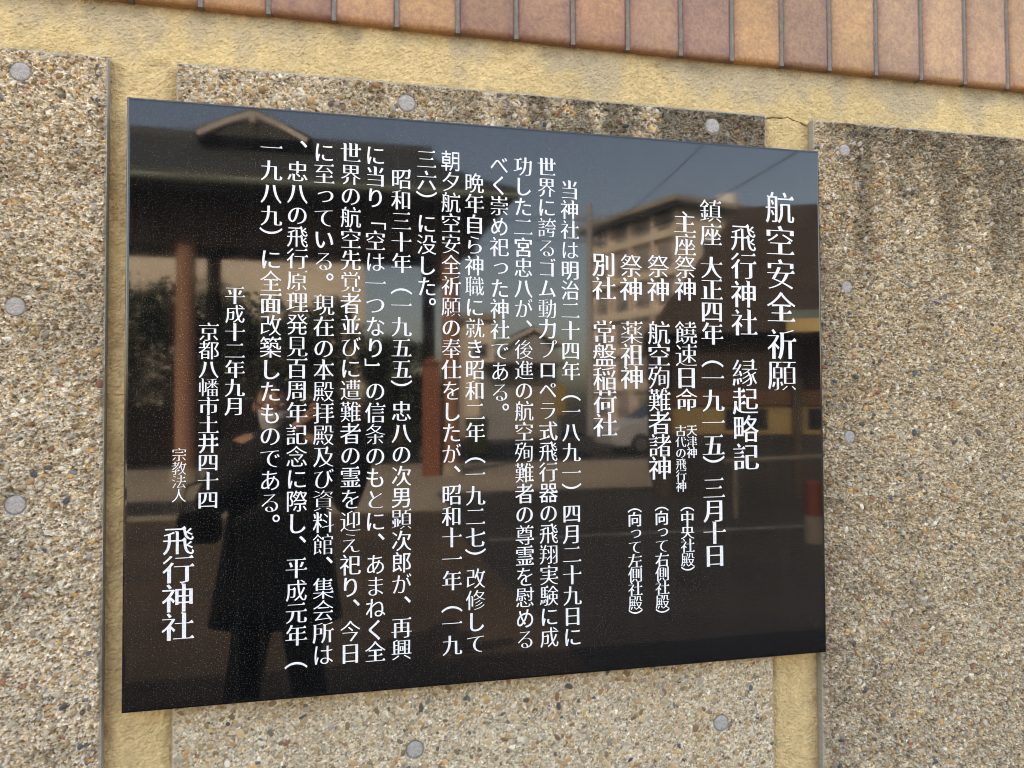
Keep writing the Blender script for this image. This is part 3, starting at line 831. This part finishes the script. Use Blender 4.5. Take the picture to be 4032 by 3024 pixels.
def dark_house():
    t = empty('timber_house', (5.42, -10.0, 0), 'dark brown timber house with grey hipped roof and yellow edged canopy', 'house', rz=math.radians(22))
    w, d, e = 6.5, 6.0, 2.62
    MB().box(0, w, -d, 0, 0, e).build('wall', M_TIMB, t)
    r = MB(); r.rings([[(-.15,-d-.4,e),(w+.4,-d-.4,e),(w+.4,.35,e-.05),(-.15,.35,e-.05)], [(1.75,-3.1,5.35),(w-.5,-3.1,5.35),(w-.5,-3.0,5.35),(1.75,-3.0,5.35)]]); r.build('roof', M_TIMB, t)
    c = MB(); c.add([(1.9,.02,2.93),(w,.02,2.93),(w,.95,2.66),(1.9,.95,2.66),(1.9,.02,2.86),(w,.02,2.86),(w,.95,2.6),(1.9,.95,2.6)],[(0,1,2,3),(4,7,6,5),(0,4,5,1),(1,5,6,2),(2,6,7,3),(3,7,4,0)])
    cn = c.build('canopy', M_GUT, t); MB().box(1.88, w+.02, .955, 1.0, 2.50, 2.69).build('fascia', M_YWALL, t)
    MB().box(.25, w-.1, .002, .10, 1.44, 1.66).build('lintel', M_LINT, t)
    MB().box(.25, w-.1, .002, .05, .98, 1.43).build('panel', M_DIM, t)
    for x0, x1 in ((1.1,1.75),(2.35,3.0),(3.5,4.3)): MB().box(x0, x1, .052, .07, 1.06, 1.38).build('window', M_GLASS, t)
    MB().box(.25, w-.1, .004, .2, 0, .97).build('counter', M_ASPH, t)
    for x in (.1, 2.1, 3.2): MB().box(x, x+.14, .102, .24, 0, 2.6).build('pillar', M_TIMB, t)
dark_house()

def car():
    t = empty('silver_minivan', (8.25, -20.3, 0), 'silver minivan parked nose left beside the dark timber house', 'minivan')
    prof = [(0,.30),(.02,.62),(.16,.82),(.95,1.02),(1.75,1.58),(2.3,1.68),(4.0,1.66),(4.25,1.2),(4.3,.35),(4.2,.24),(.1,.22)]
    m = MB(); W = .84
    rings = []
    for y, k in ((-W,.90),(-W*.97,.97),(-W*.86,1),(W*.86,1),(W*.97,.97),(W,.90)):
        rings.append([(2.15+(x-2.15)*(.985 if k < .95 else 1), y*(1-.12*max(0, z-1.0)), .9+(z-.9)*(k if abs(y) > W*.9 else 1)) for x, z in prof])
    m.rings(rings); m.build('body', M_SILV, t, bevel=.03)
    g = MB()
    for s in (1,):
        y = W*.985
        g.add([(1.15,y*.97,1.06),(1.85,y*.935,1.50),(2.35,y*.93,1.58),(2.35,y*.99,1.06)],[(0,1,2,3)]); g.add([(2.45,y*.99,1.06),(2.45,y*.93,1.58),(3.9,y*.93,1.56),(4.05,y*.985,1.1)],[(0,1,2,3)])
    gg = g.build('side_window', M_GLASS, t); sm = gg.modifiers.new('s', 'SOLIDIFY'); sm.thickness = .03; sm.offset = 0
    g = MB(); g.add([(.98,-.7,1.05),(.98,.7,1.05),(1.72,.62,1.56),(1.72,-.62,1.56)],[(0,1,2,3)]); gg = g.build('windscreen', M_GLASS, t); sm = gg.modifiers.new('s','SOLIDIFY'); sm.thickness=.03; sm.offset=0
    for y in (-.6, .6):
        MB().ell((.16, y, .70), (.14,.18,.10), 14, 8).build('headlight', M_LENS, t, True); 
    MB().ell((.06,.66,.46),(.06,.10,.06),12,8).build('indicator', M_AMBER, t, True)
    for x in (.85, 3.4):
        for y in (-.78, .78):
            wv = MB().tube([(x,y-.1,.31),(x,y-.09,.31),(x,y+.09,.31),(x,y+.1,.31)],[.27,.31,.31,.27],24).build('wheel', M_TYRE, t)
            hv = MB()
            s = 1 if y > 0 else -1
            hv.tube([(x,y+s*.07,.31),(x,y+s*.108,.31)],[.20,.19],20)
            hv.build('rim', M_STEEL, wv)
    MB().tube([(1.45,W*.98,1.02),(1.42,W+.17,1.06)],[.03,.09],10).build('mirror', M_SILV, t)
car()

def bin_():
    t = empty('wheelie_bin', (4.42, -20.4, 0), 'olive green wheelie bin standing by the pale concrete apron', 'bin')
    m = MB(); m.rings([[(-.22,-.26,.08),(.22,-.26,.08),(.22,.26,.08),(-.22,.26,.08)],[(-.29,-.34,1.0),(.29,-.34,1.0),(.29,.34,1.0),(-.29,.34,1.0)]]); m.build('body', M_GREEN, t, bevel=.02)
    m = MB(); m.rings([[(-.31,-.37,1.002),(.31,-.37,1.002),(.31,.37,1.002),(-.31,.37,1.002)],[(-.27,-.32,1.1),(.27,-.32,1.1),(.27,.32,1.1),(-.27,.32,1.1)]]); m.build('lid', M_GREEN, t, bevel=.02)
    for x in (-.27,.27): MB().tube([(x-.03,-.28,.1),(x+.03,-.28,.1)],.1,14).build('wheel', M_TYRE, t)
bin_()

def yellow_sign():
    t = empty('yellow_signboard', (8.3, -25, 0), 'narrow yellow upright signboard on a post in front of the garage', 'signboard')
    MB().tube([(0,0,0),(0,0,2.3)],.03,10).build('post', M_STEEL, t); MB().box(-.2,.2,.035,.07,1.1,2.2).build('board', M_YEL, t, bevel=.005)
yellow_sign()

def pole(name, x, y, h, r, mat, label, arms):
    t = empty(name, (x, y, 0), label, 'utility pole')
    MB().tube([(0,0,0),(0,0,h)],[r,r*.72],16).build('shaft', mat, t)
    for z in arms:
        a = MB().box(-.8,.8,-.06,.06,z,z+.1).build('crossarm', M_STEEL, t)
        m = MB()
        for q in (-.7,-.35,.35,.7): m.tube([(q,0,z+.1),(q,0,z+.25)],[.05,.04],8)
        m.build('insulators', M_WTANK, a)
pole('utility_pole', 12.2, -33, 11.0, .19, M_GREY, 'tall grey concrete utility pole rising before the apartment block', (10.2, 9.2))
t = empty('steel_pole', (8.3, -8.0, 0), 'plain grey steel pole standing in front of the timber house', 'pole')
MB().tube([(0,0,0),(0,0,8.5)],[.075,.065],14).build('shaft', M_GREY, t); MB().tube([(0,0,0),(0,0,.12)],.13,14).build('base', M_GREY, t)
def wires():
    m = []
    ends = [((11.5,-33,10.45),(-30,-39,11.2)), ((12.9,-33,10.45),(-30,-41,11.4)), ((12.2,-33,9.45),(-30,-40,9.6)),
            ((11.5,-33,10.45),(40,-27,12.5)), ((12.9,-33,10.45),(40,-28,11.5)), ((12.2,-33,9.45),(8.3,-8,8.2)), ((12.6,-33,9.4),(8.3,-8,6.0))]
    for k, (a, b) in enumerate(ends):
        a, b = Vector(a), Vector(b); pts = []
        for i in range(17):
            q = i/16; p = a.lerp(b, q); p.z -= 4*q*(1-q)*(a-b).length*.022; pts.append(p-a)
        o = MB().tube(pts, .013, 5).build('overhead_wire', M_BLACKP, loc=a)
        tag(o, ['black overhead wire running left from the utility pole, nearest of three','black overhead wire running left from the utility pole, rearmost','lowest black overhead wire running left from the utility pole',
                'black overhead wire running right from the utility pole, upper one','black overhead wire running right from the utility pole, lower one',
                'black overhead wire between the utility pole and the steel pole top','black overhead wire between the utility pole and the steel pole middle'][k], 'wire', 'overhead wires')
wires()

def tree(x, y, h, rr, seed, label):
    r = random.Random(seed); t = empty('broadleaf_tree', (x, y, 0), label, 'tree', 'trees behind the pavilion')
    m = MB(); m.tube([(0,0,0),(.05,.0,h*.3),(0,.1,h*.55),(.05,.05,h*.8)],[.22,.17,.11,.03],10)
    for k in range(7):
        a = r.uniform(0, 6.28); z = h*r.uniform(.3,.6); m.tube([(0,0,z),(math.cos(a)*rr*.4,math.sin(a)*rr*.4,z+h*.12),(math.cos(a)*rr*.75,math.sin(a)*rr*.75,z+h*.2)],[.08,.05,.02],6)
    m.build('trunk', M_BARK, t)
    cl = [(r.uniform(-1,1)*rr*.7, r.uniform(-1,1)*rr*.7, h*r.uniform(.12,.86), rr*r.uniform(.32,.55)) for _ in range(26)]
    m = MB()
    for k in range(5200):
        c = r.choice(cl); d = Vector((r.gauss(0,1), r.gauss(0,1), r.gauss(0,1))).normalized()*c[3]*r.uniform(.5,1.05)
        p = Vector(c[:3])+d; s = r.uniform(.08,.17)
        u = Vector((r.gauss(0,1),r.gauss(0,1),r.gauss(0,.5))).normalized(); v = u.cross(Vector((r.gauss(0,1),r.gauss(0,1),r.gauss(0,1)))).normalized()
        m.add([p-u*s, p+v*s*.5, p+u*s, p-v*s*.5], [(0,1,2,3)])
    m.build('crown', M_LEAF, t)
for a in ((-10.2,-29,6.6,2.7,1,'dark evergreen tree behind the pavilion, farthest left'), (-7.2,-27.6,6.0,2.4,2,'dark evergreen tree second from the left behind the pavilion'),
          (-4.6,-28,6.3,2.4,3,'dark evergreen tree just right of the left pavilion post'), (-2.2,-27.5,5.7,2.2,5,'broad dark evergreen tree behind the middle of the pavilion'),
          (-.2,-28.4,5.9,1.9,6,'dark evergreen tree right of the middle of the pavilion'), (2.9,-29,4.4,1.6,4,'small low evergreen tree behind the right pavilion posts')):
    tree(*a)

def bollard():
    t = empty('warning_bollard', (5.3, -5.6, 0), 'bollard with red upper half and white lower half at the right edge of the reflection', 'bollard')
    MB().tube([(0,0,.28),(0,0,.62),(0,0,.65)],[.09,.09,.06],18).build('upper_sleeve', plain('red_enamel',(.13,.03,.02),.5,.1,4), t)
    MB().tube([(0,0,0),(0,0,.279)],[.11,.105],18).build('lower_sleeve', M_SLAT, t)
bollard()
t = empty('pipe_barrier', (6.0, -7.4, 0), 'white pipe barrier in front of the timber house', 'barrier')
MB().tube([(-.75,0,.72),(.9,0,.76)],.035,10).build('rail', M_SLAT, t)
for x in (-.6,.75): MB().tube([(x,0,0),(x,0,.75)],.03,10).build('leg', M_SLAT, t)

# ------------------------------------------------------------------ the photographer
def skin_body(name, chains, mat, parent, sub=1, voxel=None):
    """chains: lists of (x,y,z,r); points shared by position are welded"""
    verts, rad, edges, key = [], [], [], {}
    for ch in chains:
        prev = None
        for (x, y, z, r) in ch:
            k = (round(x,4), round(y,4), round(z,4))
            if k not in key: key[k] = len(verts); verts.append((x,y,z)); rad.append(r)
            if prev is not None and prev != key[k]: edges.append((prev, key[k]))
            prev = key[k]
    me = bpy.data.meshes.new(name); me.from_pydata(verts, edges, []); o = bpy.data.objects.new(name, me); COL.objects.link(o)
    md = o.modifiers.new('skin', 'SKIN'); md.use_smooth_shade = True
    for i, r in enumerate(rad): me.skin_vertices[0].data[i].radius = (r, r) if not isinstance(r, tuple) else r
    me.skin_vertices[0].data[0].use_root = True
    s = o.modifiers.new('sub', 'SUBSURF'); s.levels = s.render_levels = sub
    if voxel:
        v = o.modifiers.new('re', 'REMESH'); v.mode = 'VOXEL'; v.voxel_size = voxel; v.use_smooth_shade = True
    dg = bpy.context.evaluated_depsgraph_get(); dg.update()
    m2 = bpy.data.meshes.new_from_object(o.evaluated_get(dg)); bpy.data.objects.remove(o)
    m2.name = name; m2.materials.clear()
    return link_mesh(name, m2, mat, parent, True)

def photographer():
    M_SKIN = plain('skin', (.50,.29,.20), .55, .06, 20)
    M_COAT = plain('black_wool_coat', (.012,.012,.013), .9, .3, 40, .3, 300)
    M_TROU = plain('charcoal_trousers', (.02,.02,.024), .9, .25, 20)
    M_HAIR = plain('black_hair', (.012,.010,.009), .5, .3, 60)
    M_MASK = plain('white_face_mask', (.78,.77,.76), .9, .04, 20)
    t = empty('person', (.14, -2.02, 0), 'person in long black coat, white face mask and glasses photographing the sign', 'person')
    hx, hy = .125, -1.99                                    # head
    ch = [[(.14,-2.03,.86,.135),(.14,-2.03,1.02,.12),(.14,-2.02,1.16,.135),(.14,-2.02,1.26,.10),(.135,-2.01,1.33,.052),(.128,-2.0,1.38,.05)]]
    for s, fx in ((-1,-.02),(1,.29)):
        ch.append([(.14,-2.03,.86,.135),(.14+s*.09,-2.03,.80,.09),(.14+s*.105,-2.02,.46,.06),(fx,-2.04,.10,.042),(fx+s*.02,-1.93,.045,.035),(fx+s*.03,-1.84,.035,.03)])
    # arms: shoulder, elbow, wrist, palm; then fingers
    for s, sh, el, wr, pa in ((-1,(-.03,-2.02,1.27),(-.10,-1.90,1.06),(.255,-1.70,1.375),(.305,-1.66,1.415)),
                              (1,(.31,-2.02,1.27),(.43,-1.93,1.05),(.515,-1.70,1.375),(.495,-1.66,1.415))):
        ch.append([(.14,-2.02,1.26,.10),(*sh,.062),(*el,.045),(*wr,.027),(*pa,.026)])
        sg = 1 if s < 0 else -1
        for k in range(4):
            z = pa[2]+.018-k*.016; L = (.9,1,.95,.78)[k]
            b = (pa[0]-sg*.004, pa[1]+.012, z+.006)
            ch.append([(*pa,.026),(*b,.0095),(b[0]-sg*.006,b[1]+.030*L,b[2]+.012,.0085),(b[0]+sg*.008,b[1]+.052*L,b[2]+.017,.008),(b[0]+sg*.026*L,b[1]+.058*L,b[2]+.017,.007)])
        ch.append([(*pa,.026),(pa[0]+sg*.012,pa[1]-.006,pa[2]+.022,.011),(pa[0]+sg*.036,pa[1]+.024,pa[2]+.036,.0095),(pa[0]+sg*.050,pa[1]+.040,pa[2]+.040,.008)])
    b = skin_body('body', ch, M_SKIN, t, 1)
    # head with face joined into the body mesh
    m = MB(); nu, nv = 40, 30
    for j in range(nv+1):
        th = math.pi*j/nv
        for i in range(nu):
            ph = 2*math.pi*i/nu; x = math.sin(th)*math.cos(ph); y = math.sin(th)*math.sin(ph); z = math.cos(th)
            taper = 1-.30*max(0, -z)**1.4
            X, Y, Z_ = x*.074*taper, y*.096*(1-.12*max(0,-z)), z*.115
            if y > 0:
                f = y
                Y += .022*math.exp(-(x/.16)**2-((z+.10)/.17)**2)*f+.010*math.exp(-(x/.10)**2-((z+.26)/.09)**2)*f      # nose
                for e in (-1, 1): Y -= .009*math.exp(-((x-e*.42)/.19)**2-((z-.06)/.11)**2)                              # eye sockets
                Y += .006*math.exp(-(x/.3)**2-((z+.50)/.06)**2)-.004*math.exp(-(x/.3)**2-((z+.56)/.03)**2)+.006*math.exp(-(x/.25)**2-((z+.85)/.12)**2)
            m.v.append((X, Y, Z_))
    for j in range(nv):
        for i in range(nu):
            a, c = j*nu+i, j*nu+(i+1) % nu; m.f.append((a, a+nu, c+nu, c))
    for e in (-1, 1): m.ell((e*.076, -.005, -.012), (.012,.022,.032), 12, 8)
    rot = Matrix.Rotation(math.radians(-9), 4, 'Z') @ Matrix.Rotation(math.radians(-8), 4, 'X')
    M = Matrix.Translation((hx, hy, 1.458)) @ rot
    hd = m.build('head', M_SKIN, None, True); hd.data.transform(M)
    bm = bmesh.new(); bm.from_mesh(b.data); bm.from_mesh(hd.data); bm.to_mesh(b.data); bm.free(); bpy.data.objects.remove(hd)
    b.data.polygons.foreach_set('use_smooth', [True]*len(b.data.polygons))
    def P(m, name, mat, par=None, smooth=True, xf=None):
        o = m.build(name, mat, None, smooth)
        if xf is not None: o.data.transform(xf)
        o.parent = par or t; o.matrix_parent_inverse = Matrix.Translation(-t.location); return o
    b.matrix_parent_inverse = Matrix.Translation(-t.location)
    for e in (-1, 1):
        P(MB().ell((e*.031,.083,.008),(.0125,.010,.0095),14,8), 'eye', M_WTANK, xf=M)
        P(MB().ell((e*.031,.0915,.008),(.006,.003,.006),12,6), 'iris', M_HAIR, xf=M)
    # hair: a cap over the skull, open at the face, to the nape
    m = MB(); n = 0
    for j in range(19):
        th = math.pi*.80*j/18
        for i in range(40):
            ph = 2*math.pi*i/40; x, y, z = math.sin(th)*math.cos(ph), math.sin(th)*math.sin(ph), math.cos(th)
            w = 1.09+.02*math.sin(i*5.1)+.015*math.sin(j*3+i)
            if y > .25 and z < .50+.1*math.sin(i*1.9): w = .88
            m.v.append((x*.074*w, y*.098*w-.004, z*.117*w))
    for j in range(18):
        for i in range(40):
            a, c = j*40+i, j*40+(i+1) % 40; m.f.append((a, a+40, c+40, c))
    P(m, 'hair', M_HAIR, xf=M)
    m = MB(); rows = []
    for j in range(9):
        v = j/8; z = -.012-.092*v
        rows.append([(.072*math.sin(q)*(1-.28*v*v), .066+.060*math.cos(q)*(1-.12*abs(v-.35))+.012*math.exp(-((v-.3)/.25)**2)*math.cos(q)**4-.03, z) for q in [(-1.15+2.3*i/16) for i in range(17)]])
    for j in range(8):
        for i in range(16):
            pass
    base = len(m.v)
    for r_ in rows: m.v += r_
    for j in range(8):
        for i in range(16): a = j*17+i; m.f.append((a, a+1, a+18, a+17))
    mk = P(m, 'mask', M_MASK, xf=M); sd = mk.modifiers.new('s','SOLIDIFY'); sd.thickness = .004; sd.offset = 1
    m = MB()
    for e in (-1, 1):
        pts = [(e*.033+.026*math.cos(q), .106, .008+.019*math.sin(q)) for q in [2*math.pi*i/20 for i in range(21)]]
        m.tube(pts, .0022, 6, False); m.tube([(e*.058,.104,.012),(e*.079,.0,.012)], .002, 6)
    m.tube([(-.008,.107,.01),(.008,.107,.01)], .002, 6)
    P(m, 'glasses', M_BLACKP, xf=M)
    # coat
    def ring(cx, cy, z, rx, ry, n=36, ph=0): return [(cx+rx*math.cos(2*math.pi*i/n)*(1+.03*math.sin(5*2*math.pi*i/n+ph)), cy+ry*math.sin(2*math.pi*i/n)*(1+.04*math.sin(4*2*math.pi*i/n+ph*1.3)), z) for i in range(n)]
    m = MB(); m.rings([ring(.135,-2.02,.50,.285,.19,ph=1), ring(.135,-2.02,.62,.268,.185,ph=1.2), ring(.138,-2.02,.80,.24,.175,ph=1.4), ring(.14,-2.02,.98,.215,.16,ph=1.5),
                       ring(.14,-2.02,1.12,.215,.155), ring(.14,-2.02,1.22,.215,.135), ring(.14,-2.02,1.285,.185,.105), ring(.137,-2.02,1.325,.105,.085), ring(.133,-2.015,1.36,.072,.072)], False)
    c = P(m, 'coat', M_COAT); sd = c.modifiers.new('s','SOLIDIFY'); sd.thickness = .012
    for pts in ([(-.02,-2.02,1.265),(-.075,-1.97,1.15),(-.115,-1.895,1.05),(-.02,-1.84,1.15),(.13,-1.765,1.27),(.235,-1.71,1.36)], [(.30,-2.02,1.265),(.38,-1.98,1.15),(.445,-1.925,1.045),(.475,-1.84,1.16),(.505,-1.76,1.29),(.513,-1.712,1.36)]):
        P(MB().tube(pts, [.085,.078,.074,.066,.056,.050], 16), 'sleeve', M_COAT)
    for s, fx in ((-1,-.02),(1,.29)):
        P(MB().tube([(.14+s*.09,-2.03,.80),(.14+s*.105,-2.02,.46),(fx,-2.04,.09)],[.105,.085,.075],16), 'trouser_leg', M_TROU)
        sh = MB(); sh.rings([[(fx+s*.02+q*math.cos(2*math.pi*i/16)*.048, -1.96+q*math.sin(2*math.pi*i/16)*.13, z) for i in range(16)] for z, q in ((.009,1),(.03,1.04),(.06,.92),(.085,.6))]); P(sh, 'shoe', M_BLACKP)
    ph_ = empty('smartphone', (.3884, -1.5843, Z0+.5748), 'black smartphone held sideways in both hands in front of the face', 'smartphone')
    ph_.rotation_euler = (math.radians(1.6), 0, math.radians(-13.02))
    MB().box(-.06,.088,-.0145,-.0065,-.058,.016).build('case', M_BLACKP, ph_, bevel=.003)
    MB().box(-.056,.084,-.0152,-.0148,-.054,.012).build('screen', M_GLASS, ph_)
    for x, z in ((.074,.004),(.074,-.022)):
        MB().tube([(x,-.006,z),(x,-.0045,z)],.0065,14).build('lens', M_GLASS, ph_)
    hb = empty('black_handbag', (-.16, -1.86, .86), 'black handbag hanging from the person\'s bent left arm', 'handbag')
    m = MB(); m.rings([[(-.11*a, -.05*a, z),(.11*a,-.05*a,z),(.11*a,.05*a,z),(-.11*a,.05*a,z)] for z, a in ((.02,.70),(.045,.82),(.13,.78),(.155,.66))]); m.build('bag', M_COAT, hb, bevel=.02)
    MB().tube([(-.07,0,.165),(-.05,0,.26),(.03,0,.285),(.07,0,.165)],.008,8).build('strap', M_COAT, hb)
photographer()
